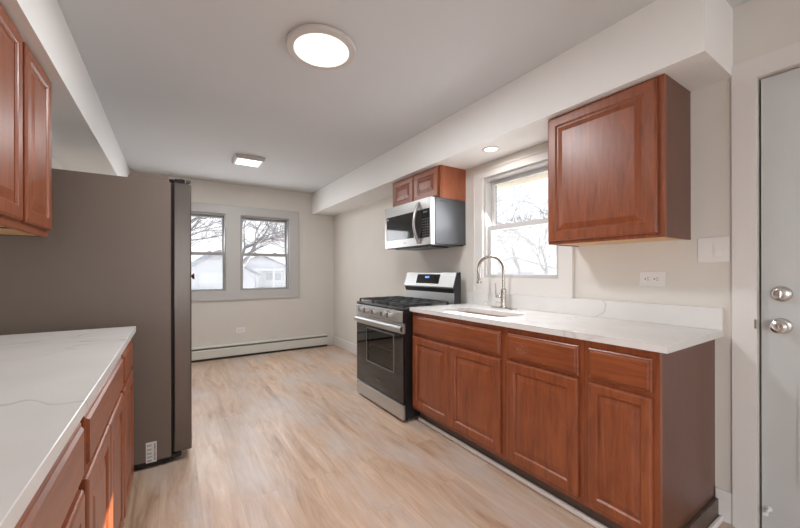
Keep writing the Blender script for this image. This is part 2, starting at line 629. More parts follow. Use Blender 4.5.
def thing(name, loc, label, cat, group=None):
    o = bpy.data.objects.new(name, None)
    o.empty_display_size = 0.1
    COL.objects.link(o)
    o.location = loc
    o['label'] = label
    o['category'] = cat
    if group:
        o['group'] = group
    return o


def tag(o, label, cat, group=None):
    o['label'] = label
    o['category'] = cat
    if group:
        o['group'] = group
    return o


def struct(o):
    o['kind'] = 'structure'
    return o


# ------------------------------------------------------------------ room shell
# window openings (inside the jambs)
KW = dict(y0=1.412, y1=2.110, z0=1.146, z1=1.990)               # kitchen window, right wall
DW1 = dict(x0=-0.065, x1=0.623, z0=0.935, z1=2.008)             # dining windows, far wall
DW2 = dict(x0=0.803, x1=1.490, z0=0.935, z1=2.008)
DOOR = dict(y0=-0.42, y1=0.447, z1=2.070)
RW = dict(x0=-0.60, x1=2.00, z0=0.70, z1=2.20)                  # opening invented behind the camera for the rear fill

struct(MB().box(WL - 0.15, WR + 0.15, WF - 0.15, WB + 0.15, -0.12, 0).build('floor', M['floor']))
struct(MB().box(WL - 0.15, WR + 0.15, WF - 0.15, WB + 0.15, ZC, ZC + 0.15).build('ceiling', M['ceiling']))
struct(MB().plate(rect(WF - 0.15, WB + 0.15, 0, ZC), [rect(-1.97, -0.43, 0.58, 1.72)], 0, WL, WL - 0.15).build('wall_left', M['wall']))  # hole is for the invented left window and its fill
wr = MB().plate([(WF - 0.15, 0), (DOOR['y0'], 0), (DOOR['y0'], DOOR['z1']), (DOOR['y1'], DOOR['z1']), (DOOR['y1'], 0),
                 (WB + 0.15, 0), (WB + 0.15, ZC), (WF - 0.15, ZC)],
                [rect(KW['y0'], KW['y1'], KW['z0'], KW['z1'])], 0, WR, WR + 0.15)
struct(wr.build('wall_right', M['wall']))
wb = MB().plate(rect(WL, WR, 0, ZC), [rect(d['x0'], d['x1'], d['z0'], d['z1']) for d in (DW1, DW2)], 1, WB, WB + 0.15)
struct(wb.build('wall_back', M['wall']))
wf = MB().plate(rect(WL, WR, 0, ZC), [rect(RW['x0'], RW['x1'], RW['z0'], RW['z1'])], 1, WF - 0.15, WF)
struct(wf.build('wall_front', M['wall']))
# soffits boxed down from the ceiling
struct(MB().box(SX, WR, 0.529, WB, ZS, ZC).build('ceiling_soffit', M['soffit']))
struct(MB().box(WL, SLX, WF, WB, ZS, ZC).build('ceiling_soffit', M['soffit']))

# baseboards
struct(MB().box(WR - 0.014, WR, 3.16, WB, 0, 0.145, 0.003).build('baseboard_right', M['trim']))
struct(MB().box(WR - 0.014, WR, 0.533, 0.594, 0, 0.148, 0.003).build('baseboard_right', M['trim']))
struct(MB().box(2.125, WR - 0.014, WB - 0.014, WB, 0, 0.12, 0.003).build('baseboard_back', M['trim']))


def picture_casing(name, axis, plane, out, o, i, t=0.018):
    """flat mitred casing: o and i are (a0,a1,b0,b1) rectangles outer and inner, bead round both edges"""
    m = MB()
    m.plate(rect(*o), [rect(*i)], axis, plane, plane + out * t)
    # raised back band along the outside
    g = 0.014
    m.plate(rect(*o), [rect(o[0] + g, o[1] - g, o[2] + g, o[3] - g)], axis, plane + out * t, plane + out * (t + 0.005))
    return struct(m.build(name, M['trim']))


# dining window casings (one flat frame round both windows)
m = MB()
m.plate(rect(-0.215, 1.642, 0.806, 2.128), [rect(d['x0'], d['x1'], d['z0'], d['z1']) for d in (DW1, DW2)], 1, WB, WB - 0.018)
m.plate(rect(-0.215, 1.642, 0.806, 2.128), [rect(-0.203, 1.630, 0.818, 2.116)], 1, WB - 0.018, WB - 0.023)
struct(m.build('trim_1', M['trim_backlit']))
# kitchen window casing
picture_casing('trim_2', 0, WR, -1, (1.310, 2.213, 1.021, 2.060), (KW['y0'], KW['y1'], KW['z0'], KW['z1']))
# door casing
m = MB()
m.plate([(-0.51, 0), (DOOR['y0'], 0), (DOOR['y0'], DOOR['z1']), (DOOR['y1'], DOOR['z1']), (DOOR['y1'], 0), (0.530, 0), (0.530, 2.158), (-0.51, 2.158)], [], 0, WR, WR - 0.018)
struct(m.build('trim_3', M['trim']))
# shoe moulding along the toe board of the right cabinets and their end
m = MB()
m.box(1.655, 1.672, 0.578, 2.285, 0, 0.026, 0.004)
m.box(1.655, WR - 0.014, 0.562, 0.579, 0, 0.026, 0.004)
struct(m.build('trim_4', M['shoe']))


# ------------------------------------------------------------------ windows
def sash_frame(mb, axis, a0, a1, z0, z1, d0, d1, wid, top, bot):
    mb.plate(rect(a0, a1, z0, z1), [rect(a0 + wid, a1 - wid, z0 + bot, z1 - top)], axis, d0, d1)


def double_hung(name, axis, wallp, out, a0, a1, z0, z1, meet, wid, locks, mat, screen=True):
    """double hung window: jamb box with an upper sash set further out than the lower one"""
    jm = MB()
    e = 0.020
    jm.plate(rect(a0, a1, z0, z1), [rect(a0 + e, a1 - e, z0 + e, z1 - e)], axis, wallp + out * 0.004, wallp + out * 0.14)
    win = struct(jm.build(name, mat))
    A0, A1 = a0 + e + 0.001, a1 - e - 0.001
    # upper sash, outer track
    s = MB()
    u0, u1 = wallp + out * 0.075, wallp + out * 0.105
    sash_frame(s, axis, A0, A1, meet - 0.030, z1 - e, u0, u1, wid, 0.036, 0.034)
    up = s.build('upper_sash', mat, win)
    g = MB()
    um = wallp + out * 0.09
    g.plate(rect(A0 + wid - 0.004, A1 - wid + 0.004, meet, z1 - e - 0.032), [], axis, um, um + out * 0.004)
    g.build('pane', M['glass'], up)
    # lower sash, inner track
    s = MB()
    l0, l1 = wallp + out * 0.035, wallp + out * 0.068
    sash_frame(s, axis, A0, A1, z0 + 0.006, meet, l0, l1, wid, 0.040, 0.022)
    lo = s.build('lower_sash', mat, win)
    g = MB()
    lm = wallp + out * 0.052
    g.plate(rect(A0 + wid - 0.004, A1 - wid + 0.004, z0 + 0.024, meet - 0.036), [], axis, lm, lm + out * 0.004)
    g.build('pane', M['glass'], lo)
    for f in locks:
        ac = A0 + (A1 - A0) * f
        b = MB()
        lp0, lp1 = wallp + out * 0.038, wallp + out * 0.064
        c = [0, 0, 0]
        if axis == 1:
            b.box(ac - 0.035, ac + 0.035, lp0, lp1, meet, meet + 0.008, 0.002)
            b.box(ac - 0.012, ac + 0.022, lp0 + out * 0.004, lp1 - out * 0.004, meet + 0.008, meet + 0.020, 0.004)
        else:
            b.box(lp0, lp1, ac - 0.035, ac + 0.035, meet, meet + 0.008, 0.002)
            b.box(lp0 + out * 0.004, lp1 - out * 0.004, ac - 0.012, ac + 0.022, meet + 0.008, meet + 0.020, 0.004)
        b.build('sash_lock', mat, lo)
    if screen:
        sc = MB()
        sp = wallp + out * 0.125
        sc.plate(rect(a0 + e, a1 - e, z0 + e, meet), [], axis, sp, sp + out * 0.001)
        sc.build('insect_screen', M['screen'], win)
    return win


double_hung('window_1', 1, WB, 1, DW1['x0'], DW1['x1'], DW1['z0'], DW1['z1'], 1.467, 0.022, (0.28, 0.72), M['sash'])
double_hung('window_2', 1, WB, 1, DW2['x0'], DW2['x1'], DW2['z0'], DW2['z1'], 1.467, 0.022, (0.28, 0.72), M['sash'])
double_hung('window_3', 0, WR, 1, KW['y0'], KW['y1'], KW['z0'], KW['z1'], 1.583, 0.028, (0.30, 0.70), M['sash_white'])
# invented window frame behind the camera, added for the rear fill
m = MB().plate(rect(RW['x0'], RW['x1'], RW['z0'], RW['z1']), [rect(RW['x0'] + 0.05, 0.68, RW['z0'] + 0.05, RW['z1'] - 0.05), rect(0.72, RW['x1'] - 0.05, RW['z0'] + 0.05, RW['z1'] - 0.05)], 1, WF - 0.10, WF - 0.04)
struct(m.build('added_window_rear', M['sash']))

m = MB().plate(rect(-1.97, -0.43, 0.58, 1.72), [rect(-1.92, -1.22, 0.63, 1.67), rect(-1.18, -0.48, 0.63, 1.67)], 0, WL - 0.09, WL - 0.14)
struct(m.build('added_window_left', M['sash']))  # invented left window, added for the side fill

# ------------------------------------------------------------------ entry door in the right wall
m = MB()
m.box(WR + 0.014, WR + 0.056, DOOR['y0'] + 0.004, DOOR['y1'] - 0.009, 0.022, DOOR['z1'] - 0.007)
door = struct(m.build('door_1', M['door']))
dx = WR + 0.014
# embossed panel mouldings
for za, zb in ((0.28, 0.735), (0.96 + 0.13, 1.68 + 0.02)):
    mm = MB()
    for ya, yb in ((0.025, 0.328), (-0.35, -0.045)):
        mm.plate(rect(ya, yb, za, zb), [rect(ya + 0.018, yb - 0.018, za + 0.018, zb - 0.018)], 0, dx, dx - 0.004)
        mm.plate(rect(ya + 0.035, yb - 0.035, za + 0.035, zb - 0.035), [], 0, dx, dx - 0.003)
    mm.build('panel_moulding', M['door'], door)
kn = MB()
kn.lathe((dx, 0.375, 0.958), (-1, 0, 0), [(0, 0), (0.034, 0), (0.034, 0.004), (0.030, 0.009), (0.014, 0.012), (0.012, 0.030), (0.018, 0.036), (0.027, 0.046), (0.029, 0.056), (0.026, 0.066), (0.016, 0.071), (0.012, 0.070), (0, 0.070)], 36)
knob = kn.build('door_knob', M['chrome'], door, smooth=True)
MB().box(dx - 0.074, dx - 0.069, 0.372, 0.378, 0.949, 0.967, 0.001).build('turn_button', M['chrome'], knob)
db = MB()
db.lathe((dx, 0.375, 1.098), (-1, 0, 0), [(0, 0), (0.034, 0), (0.034, 0.006), (0.030, 0.014), (0.022, 0.018), (0, 0.018)], 36)
dbo = db.build('deadbolt', M['chrome'], door, smooth=True)
MB().box(dx - 0.040, dx - 0.016, 0.371, 0.379, 1.082, 1.114, 0.003, 2).build('thumb_turn', M['chrome'], dbo)
st = MB()
st.box(WR - 0.0195, WR - 0.0175, 0.4475, 0.455, 0.938, 0.980, 0.0005)
struct(st.build('trim_5', M['chrome']))
sp = MB()
sp.lathe((dx, 0.415, 0.135), (-1, 0, 0), [(0, 0), (0.011, 0), (0.011, 0.006), (0.006, 0.008)], 16)
hx = []
for i in range(60):
    a = i * 0.9
    hx.append((dx - 0.008 - 0.045 * i / 59, 0.415 + 0.005 * math.cos(a), 0.135 + 0.005 * math.sin(a)))
sp.tube(hx, 0.0016, 5)
sp.lathe((dx - 0.052, 0.415, 0.135), (-1, 0, 0), [(0.0, 0), (0.008, 0), (0.009, 0.006), (0.008, 0.012), (0, 0.013)], 16)
sp.build('door_stop', M['plastic'], door, smooth=True)
struct(MB().box(WR, WR + 0.10, DOOR['y0'], DOOR['y1'], 0, 0.019, 0.004).build('trim_6', M['bronze']))
# door jamb lining and stop
m = MB()
m.box(WR + 0.058, WR + 0.14, DOOR['y1'] - 0.016, DOOR['y1'], 0.02, DOOR['z1'])
m.box(WR + 0.058, WR + 0.14, DOOR['y0'], DOOR['y0'] + 0.016, 0.02, DOOR['z1'])
m.box(WR + 0.058, WR + 0.14, DOOR['y0'] + 0.016, DOOR['y1'] - 0.016, DOOR['z1'] - 0.016, DOOR['z1'])
struct(m.build('trim_7', M['gasket']))


# ------------------------------------------------------------------ cabinets
DOOR_FRAME = [(0, 0), (0, 0.012), (0.003, 0.016), (0.010, 0.019), (0.050, 0.019), (0.053, 0.0165), (0.058, 0.011), (0.058, 0.002)]
DOOR_PANEL = [(0.0575, 0.003), (0.0575, 0.0095), (0.066, 0.0095), (0.069, 0.0105), (0.092, 0.0165), (0.095, 0.0175)]
DRAWER = [(0, 0), (0, 0.009), (0.004, 0.012), (0.009, 0.0125), (0.015, 0.019)]


def front_axes(s):
    # s = -1: the front looks to -X (right run), s = +1: it looks to +X (left run)
    return Vector((0, -s * 1.0, 0)), Vector((0, 0, 1)), Vector((s, 0, 0))


def cab_door(parent, s, fx, y0, y1, z0, z1, fr=1.0):
    w, h = y1 - y0, z1 - z0
    # narrow doors get narrower stiles
    k = min(1.0, w / 0.34) * fr
    O = Vector((fx, y0, z0))
    U, V, N = Vector((0, 1, 0)), Vector((0, 0, 1)), Vector((s, 0, 0))
    fm = MB().rings(O, U, V, N, w, h, [(a * k if a > 0.02 else a, b) for a, b in DOOR_FRAME], hole=True)
    d = fm.build('door', M['wood_v'], parent)
    pm = MB().rings(O, U, V, N, w, h, [(a * k, b) for a, b in DOOR_PANEL])
    pm.build('raised_panel', M['wood_v'], d)
    return d


def cab_drawer(parent, s, fx, y0, y1, z0, z1):
    O = Vector((fx, y0, z0))
    m = MB().rings(O, Vector((0, 1, 0)), Vector((0, 0, 1)), Vector((s, 0, 0)), y1 - y0, z1 - z0, DRAWER)
    return m.build('drawer', M['wood_h'], parent)


def cabinet(name, label, cat, group, s, y0, y1, z0, z1, face, back, drawers, doors, rails, toe=None, side=None, upper=False):
    """face = X of the face frame's front, back = X of the wall; rails = heights of the frame's crosspieces"""
    root = thing(name, ((face + back) / 2, (y0 + y1) / 2, 0 if toe else z0), label, cat, group)
    side = side or M['wood_side']
    ft = 0.019
    fi = face - s * ft
    g = 0.0006
    b = MB()
    if upper:
        b.box(fi, back, y0 + g, y1 - g, z0 + 0.03, z1)
        b.box(fi, back, y0 + g, y0 + 0.012, z0, z0 + 0.03)
        b.box(fi, back, y1 - 0.012, y1 - g, z0, z0 + 0.03)
    else:
        b.box(fi, back, y0 + g, y1 - g, z0, z1)
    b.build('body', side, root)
    f = MB()
    st = 0.034
    f.box(fi, face, y0 + g, y0 + st, z0, z1)
    f.box(fi, face, y1 - st, y1 - g, z0, z1)
    for a, c in rails:
        f.box(fi, face, y0 + st, y1 - st, a, c)
    f.build('face_frame', M['wood_v'], root)
    for a in drawers:
        cab_drawer(root, s, face, *a)
    for a in doors:
        cab_door(root, s, face, *a)
    if upper:
        MB().box(fi, back, y0 + 0.0125, y1 - 0.0125, z0 + 0.004, z0 + 0.0295).build('bottom_panel', M['maple'], root)['label'] = 'pale maple underside'
    if toe is not None:
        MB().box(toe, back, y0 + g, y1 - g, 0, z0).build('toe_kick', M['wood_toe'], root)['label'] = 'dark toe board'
    return root


RF = 1.605       # face of the right base cabinets (fronts stand 19 mm proud)
RB = 0.884       # underside of worktops
rails = [(0.11, 0.150), (0.680, 0.716), (0.842, RB)]
rg = 'cherry base cabinets under the right worktop'
cabinet('sink_base_cabinet', 'wide cherry base cabinet under the sink beside the gas range, false drawer over two doors', 'cabinet', rg,
        -1, 1.362, 2.2885, 0.11, RB, RF, WR - 0.001, [(1.387, 2.266, 0.708, 0.848)], [(1.387, 1.828, 0.138, 0.688), (1.831, 2.272, 0.138, 0.688)], rails, 1.674)
midcab = cabinet('base_cabinet', 'middle cherry base cabinet of the right run, worn drawer front over one broad door', 'cabinet', rg,
        -1, 0.899, 1.362, 0.11, RB, RF, WR - 0.001, [(0.923, 1.337, 0.708, 0.848)], [(0.923, 1.340, 0.138, 0.692)], rails, 1.674)
for ch in midcab.children:
    if ch.name.startswith('drawer'):
        ch.data.materials[0] = scuffed(M['wood_h'])
        ch['label'] = 'drawer front with pale scuffs'
endcab = cabinet('base_cabinet', 'narrow cherry base cabinet with bare brown side panel, nearest the white door', 'cabinet', rg,
                 -1, 0.596, 0.899, 0.11, RB, RF, WR - 0.001, [(0.621, 0.876, 0.712, 0.848)], [(0.620, 0.876, 0.138, 0.692)], rails, 1.674)
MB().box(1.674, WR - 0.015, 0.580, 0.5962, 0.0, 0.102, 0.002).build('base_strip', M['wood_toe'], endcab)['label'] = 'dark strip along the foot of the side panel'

LF = -0.192      # face of the left base cabinets
lgp = 'cherry base cabinets under the left worktop'
cabinet('base_cabinet', 'cherry base cabinet squeezed against the refrigerator side, far end of the left worktop', 'cabinet', lgp,
        1, 1.880, 2.306, 0.11, RB, LF, WL + 0.001, [(1.902, 2.290, 0.708, 0.845)], [(1.902, 2.290, 0.138, 0.692)], rails, LF - 0.07)
cabinet('base_cabinet', 'wide cherry base cabinet with two doors under one drawer, middle of the left worktop', 'cabinet', lgp,
        1, 1.112, 1.880, 0.11, RB, LF, WL + 0.001, [(1.130, 1.858, 0.716, 0.850)], [(1.130, 1.492, 0.138, 0.696), (1.495, 1.858, 0.138, 0.696)], rails, LF - 0.07)
cabinet('base_cabinet', 'cherry base cabinet in the bottom left foreground, nearest end of the left worktop', 'cabinet', lgp,
        1, 0.350, 1.112, 0.11, RB, LF, WL + 0.001, [(0.372, 1.094, 0.716, 0.850)], [(0.372, 0.732, 0.138, 0.690), (0.735, 1.094, 0.138, 0.690)], rails, LF - 0.07)

urails = [(1.358, 1.398), (2.085, ZS - 0.001)]
ub = 1.358
cabinet('wall_cabinet', 'broad cherry wall cabinet with one raised-panel door, right of the kitchen window', 'cabinet', None,
        -1, 0.690, 1.290, ub, ZS - 0.0005, 1.911, WR - 0.001, [], [(0.716, 1.284, ub + 0.020, 2.105)], urails, upper=True)
cabinet('wall_cabinet', 'short cherry cabinet with two small doors directly above the microwave', 'cabinet', None,
        -1, 2.326, 3.110, 1.8335, ZS - 0.0005, 1.929, WR - 0.001, [], [(2.352, 2.708, 1.852, 2.104), (2.720, 3.086, 1.852, 2.104)], [(1.8335, 1.862), (2.09, ZS - 0.001)], side=M['wood_orange'], upper=True)
ug = 'cherry wall cabinets over the left worktop'
cabinet('wall_cabinet', 'cherry wall cabinet with one narrow door, next to the refrigerator', 'cabinet', ug,
        1, 1.938, 2.318, 1.366, ZS - 0.0005, -0.500, WL + 0.001, [], [(1.957, 2.300, 1.396, 2.104)], [(1.366, 1.41), (2.085, ZS - 0.001)], upper=True)
cabinet('wall_cabinet', 'larger cherry wall cabinet cut off by the upper left edge of the photo', 'cabinet', ug,
        1, 1.330, 1.938, 1.366, ZS - 0.0005, -0.500, WL + 0.001, [], [(1.350, 1.918, 1.396, 2.104)], [(1.366, 1.41), (2.085, ZS - 0.001)], upper=True)

# ------------------------------------------------------------------ worktops
SK = (1.690, 1.945, 1.470, 2.020)
wt = thing('worktop', ((1.576 + WR) / 2, 1.43, RB), 'white quartz worktop with undermount sink and low upstand, on the right run', 'worktop')
m = MB()
m.plate(rect(1.576, WR - 0.0005, 0.563, 2.2890), [rrect(SK[0], SK[1], SK[2], SK[3], 0.03)], 2, RB, 0.914)
m.build('slab', M['quartz'], wt)
MB().box(WR - 0.0205, WR - 0.0005, 0.563, 2.2890, 0.914, 1.0205, 0.0015).build('backsplash', M['quartz'], wt)
wt2 = MB().box(WL + 0.0005, -0.164, 0.335, 2.312, RB, 0.914, 0.0015)
tag(wt2.build('worktop', M['quartz'], origin=(-0.5, 1.3, RB)), 'white veined quartz worktop in the left foreground, ending at the refrigerator', 'worktop')

# sink
sk = thing('kitchen_sink', ((SK[0] + SK[1]) / 2, (SK[2] + SK[3]) / 2, 0.70), 'undermount stainless sink sunk into the right worktop below the faucet', 'sink')
m = MB()
lo = rrect(SK[0] + 0.02, SK[1] - 0.02, SK[2] + 0.02, SK[3] - 0.02, 0.04)
hi = rrect(SK[0] - 0.004, SK[1] + 0.004, SK[2] - 0.004, SK[3] + 0.004, 0.034)
t = bmesh.new()
v1 = [t.verts.new((a, b, 0.8835)) for a, b in hi]
v2 = [t.verts.new((a, b, 0.710)) for a, b in lo]
k = len(hi)
for i in range(k):
    t.faces.new((v1[i], v1[(i + 1) % k], v2[(i + 1) % k], v2[i]))
t.faces.new(v2)
m._add(t)
m.build('basin', M['steel'], sk, smooth=True)
MB().lathe(((SK[0] + SK[1]) / 2, 1.745, 0.7105), (0, 0, 1), [(0, 0.0), (0.045, 0.0), (0.045, 0.002), (0.036, 0.003), (0.030, 0.001), (0, 0.001)], 24).build('drain', M['chrome'], sk, smooth=True)

# faucet
FX, FY = 2.135, 1.825
fc = thing('kitchen_faucet', (FX, FY, 0.914), 'brushed nickel gooseneck pull-down faucet standing behind the sink', 'faucet')
pl = MB().plate(rrect(FX - 0.028, FX + 0.028, FY - 0.118, FY + 0.118, 0.026, 8), [], 2, 0.914, 0.920)
pl.build('deck_plate', M['nickel'], fc)
MB().lathe((FX, FY, 0.920), (0, 0, 1), [(0, 0), (0.026, 0), (0.026, 0.008), (0.021, 0.014), (0.020, 0.120), (0.0205, 0.124), (0.0205, 0.136), (0.019, 0.142), (0.014, 0.150), (0, 0.150)], 28).build('body', M['nickel'], fc, smooth=True)
# neck arches along +Y and a little towards the basin
R_ = 0.100
dirv = Vector((-0.42, 0.91, 0)).normalized()
c0 = Vector((FX, FY, 1.215))
pts = [Vector((FX, FY, 1.06)), Vector((FX, FY, 1.12)), Vector((FX, FY, 1.17))]
for i in range(0, 25):
    a = math.pi * i / 24 * 1.04
    pts.append(c0 + dirv * (R_ - R_ * math.cos(a)) + Vector((0, 0, R_ * math.sin(a))))
MB().tube(pts, 0.0125, 14).build('gooseneck', M['nickel'], fc, smooth=True)
e1 = pts[-1]
dd = (pts[-1] - pts[-2]).normalized()
MB().lathe(e1 - dd * 0.004, dd, [(0, 0), (0.0150, 0), (0.0150, 0.010), (0.0145, 0.014), (0.0155, 0.03), (0.0185, 0.075), (0.0215, 0.098), (0.0205, 0.104), (0, 0.104)], 24).build('spray_head', M['nickel'], fc, smooth=True)
hm = MB()
hm.cyl((FX, FY + 0.016, 1.005), (-0.35, 0.94, 0), 0.012, 0.050, 18, bev=0.002)
hb = Vector((FX, FY + 0.016, 1.005)) + Vector((-0.35, 0.94, 0)).normalized() * 0.043
hm.tube([hb, hb + Vector((-0.002, 0.006, 0.03)), hb + Vector((-0.004, 0.010, 0.105))], [0.0065, 0.0055, 0.005], 10)
hm.build('lever_handle', M['nickel'], fc, smooth=True)

# ------------------------------------------------------------------ refrigerator
FY0, FY1 = 2.612, 3.520
fr = thing('refrigerator', (-0.35, (FY0 + FY1) / 2, 0), 'tall slate grey refrigerator seen from its side, behind the left worktop', 'refrigerator')
MB().box(WL + 0.03, -0.011, FY0, FY1, 0.045, 1.762, 0.004, 2).build('case', M['slate'], fr)
m = MB()
m.box(WL + 0.05, -0.05, FY0 + 0.02, FY1 - 0.02, 0.012, 0.045)
m.box(-0.06, 0.045, FY0 + 0.03, FY1 - 0.03, 0.018, 0.055, 0.008)
m.build('base_grille', M['black'], fr)
for yy in (FY0 + 0.05, FY1 - 0.09):
    MB().cyl((-0.04, yy, 0.0), (0, 0, 1), 0.020, 0.02, 16).build('foot', M['black'], fr)
    MB().cyl((-0.70, yy, 0.0), (0, 0, 1), 0.020, 0.02, 16).build('foot', M['black'], fr)
MB().box(-0.011, 0.002, FY0 + 0.010, FY1 - 0.010, 0.06, 1.752).build('door_gasket', M['gasket'], fr)
half = (FY0 + FY1) / 2
for ya, yb in ((FY0, half - 0.002), (half + 0.002, FY1)):
    d = MB().box(0.002, 0.100, ya, yb, 0.065, 1.765, 0.008, 3).build('door', M['steel_dark'], fr)
    yh = half - 0.03 if yb < half else half + 0.03
    hm = MB()
    hm.box(0.100, 0.1025, yh - 0.022, yh + 0.022, 0.85, 1.45, 0.001)
    hm.build('handle_recess', M['gasket'], d)
hm = MB().lathe((0.100, half - 0.20, 1.168), (1, 0, 0), [(0, 0), (0.010, 0), (0.009, 0.012), (0.019, 0.016), (0.021, 0.022), (0.018, 0.028), (0, 0.029)], 20)
hm.build('door_knob', M['redbrown'], fr, smooth=True)['label'] = 'small dark red knob'
# stacked hinge covers on top
m = MB()
m.prism([(-0.225, 1.762), (-0.020, 1.762), (-0.020, 1.803), (-0.055, 1.803), (-0.068, 1.796), (-0.210, 1.796)], 1, FY0 + 0.004, FY0 + 0.09)
m.build('hinge_cover', M['slate'], fr)
m = MB()
m.box(-0.019, 0.055, FY0 + 0.012, FY0 + 0.070, 1.766, 1.783, 0.003)
m.cyl((0.050, FY0 + 0.042, 1.766), (0, 0, 1), 0.017, 0.026, 16)
m.box(0.010, 0.040, FY0 + 0.020, FY0 + 0.060, 1.781, 1.789, 0.002)
m.build('hinge', M['black'], fr)
MB().box(0.072, 0.098, FY0 + 0.006, FY0 + 0.07, 1.765, 1.787, 0.004).build('door_cap', M['steel_dark'], fr)
st = MB().box(-0.139, -0.085, FY0 - 0.0008, FY0, 0.040, 0.164).build('sticker', M['paper'], fr)
st['label'] = 'white printed sticker'
m = MB()
rnd = random.Random(3)
for zz in (0.147, 0.121, 0.098, 0.076, 0.054):
    for dz in (0, -0.006):
        m.box(-0.134, -0.107 - rnd.random() * 0.008, FY0 - 0.0013, FY0 - 0.0008, zz + dz, zz + dz + 0.0025)
for i in range(26):
    z = 0.050 + i * 0.0040
    m.box(-0.099, -0.091, FY0 - 0.0013, FY0 - 0.0008, z, z + 0.0008 + 0.0022 * rnd.random())
m.build('printing', M['ink'], st)

# ------------------------------------------------------------------ gas range
GY0, GY1 = 2.2955, 3.130
GX = 1.513
GB = 2.130     # back of the range, a little off the wall
gr = thing('gas_range', (1.87, (GY0 + GY1) / 2, 0), 'stainless and black freestanding gas range with black glass oven door', 'range')
gm = (GY0 + GY1) / 2
# casing with an oven cavity
m = MB()
ix0, ix1 = GX + 0.032, GB
m.box(ix0, ix1, GY0, GY0 + 0.05, 0.03, 0.885)
m.box(ix0, ix1, GY1 - 0.05, GY1, 0.03, 0.885)
m.box(ix0, ix1, GY0 + 0.05, GY1 - 0.05, 0.03, 0.20)
m.box(ix0, ix1, GY0 + 0.05, GY1 - 0.05, 0.71, 0.885)
m.box(ix1 - 0.10, ix1, GY0 + 0.05, GY1 - 0.05, 0.20, 0.71)
m.build('casing', M['black'], gr)
m = MB()
a = 0.004
m.box(ix0 + 0.01, ix1 - 0.101, GY0 + 0.051, GY0 + 0.051 + a, 0.201, 0.709)
m.box(ix0 + 0.01, ix1 - 0.101, GY1 - 0.051 - a, GY1 - 0.051, 0.201, 0.709)
m.box(ix0 + 0.01, ix1 - 0.101, GY0 + 0.055, GY1 - 0.055, 0.201, 0.205)
m.box(ix0 + 0.01, ix1 - 0.101, GY0 + 0.055, GY1 - 0.055, 0.705, 0.709)
m.box(ix1 - 0.105, ix1 - 0.101, GY0 + 0.055, GY1 - 0.055, 0.205, 0.705)
m.build('oven_liner', M['cavity'], gr)
for zz in (0.36, 0.52):
    m = MB()
    for yy in (GY0 + 0.06, GY1 - 0.06):
        m.tube([(ix0 + 0.02, yy, zz), (ix1 - 0.13, yy, zz)], 0.004, 6)
    for xx in (ix0 + 0.02, ix0 + 0.2, ix1 - 0.13):
        m.tube([(xx, GY0 + 0.06, zz), (xx, GY1 - 0.06, zz)], 0.004, 6)
    for i in range(14):
        yy = GY0 + 0.10 + (GY1 - GY0 - 0.20) * i / 13
        m.tube([(ix0 + 0.02, yy, zz), (ix1 - 0.13, yy, zz)], 0.0022, 5)
    m.build('oven_rack', M['rack'], gr)
# feet
for yy in (GY0 + 0.05, GY1 - 0.05):
    for xx in (GX + 0.07, GB - 0.08):
        MB().cyl((xx, yy, 0), (0, 0, 1), 0.016, 0.032, 14).build('foot', M['black'], gr)
# storage drawer
MB().box(GX + 0.003, GX + 0.031, GY0 + 0.004, GY1 - 0.004, 0.022, 0.140, 0.006, 2).build('drawer', M['steel'], gr)
# oven door
od = MB()
oy0, oy1, oz0, oz1 = GY0 + 0.004, GY1 - 0.004, 0.150, 0.702
wy0, wy1, wz0, wz1 = GY0 + 0.150, GY1 - 0.215, 0.375, 0.672
od.plate(rect(oy0, oy1, oz0, oz1), [rrect(wy0, wy1, wz0, wz1, 0.012)], 0, GX + 0.008, GX + 0.031)
odo = od.build('oven_door', M['blackglass'], gr)
MB().plate(rrect(wy0 - 0.001, wy1 + 0.001, wz0 - 0.001, wz1 + 0.001, 0.012), [], 0, GX + 0.0085, GX + 0.012).build('window_glass', M['tint'], odo)
MB().box(GX + 0.006, GX + 0.031, oy0, oy1, 0.703, 0.786, 0.004).build('top_band', M['steel'], odo)
m = MB()
hpf = [(GX + 0.000, 0.718), (GX - 0.010, 0.722), (GX - 0.018, 0.736), (GX - 0.019, 0.750), (GX - 0.012, 0.762), (GX - 0.002, 0.766)]
m.prism(hpf, 1, GY0 + 0.010, GY1 - 0.010)
for yy in (GY0 + 0.045, GY1 - 0.045):
    m.box(GX - 0.003, GX + 0.008, yy - 0.013, yy + 0.013, 0.726, 0.758, 0.003)
hd = m.build('handle', M['steel'], odo, smooth=True)
for ya in (GY0 + 0.0045, GY1 - 0.010):
    MB().prism([(a + (-0.001 if a < GX - 0.005 else 0.001), b) for a, b in hpf], 1, ya, ya + 0.0055).build('handle_cap', M['bronze'], odo)
m = MB()
m.plate(rrect(wy0 - 0.012, wy1 + 0.012, wz0 - 0.012, wz1 + 0.012, 0.014), [rrect(wy0, wy1, wz0, wz1, 0.012)], 0, GX + 0.0074, GX + 0.008)
m.build('window_border', M['bordergrey'], odo)
# small unreadable maker marks
m = MB()
for i in range(5):
    m.box(GX + 0.0072, GX + 0.008, gm - 0.03 + i * 0.012, gm - 0.022 + i * 0.012, 0.230, 0.238)
m.build('maker_mark', M['button'], odo)
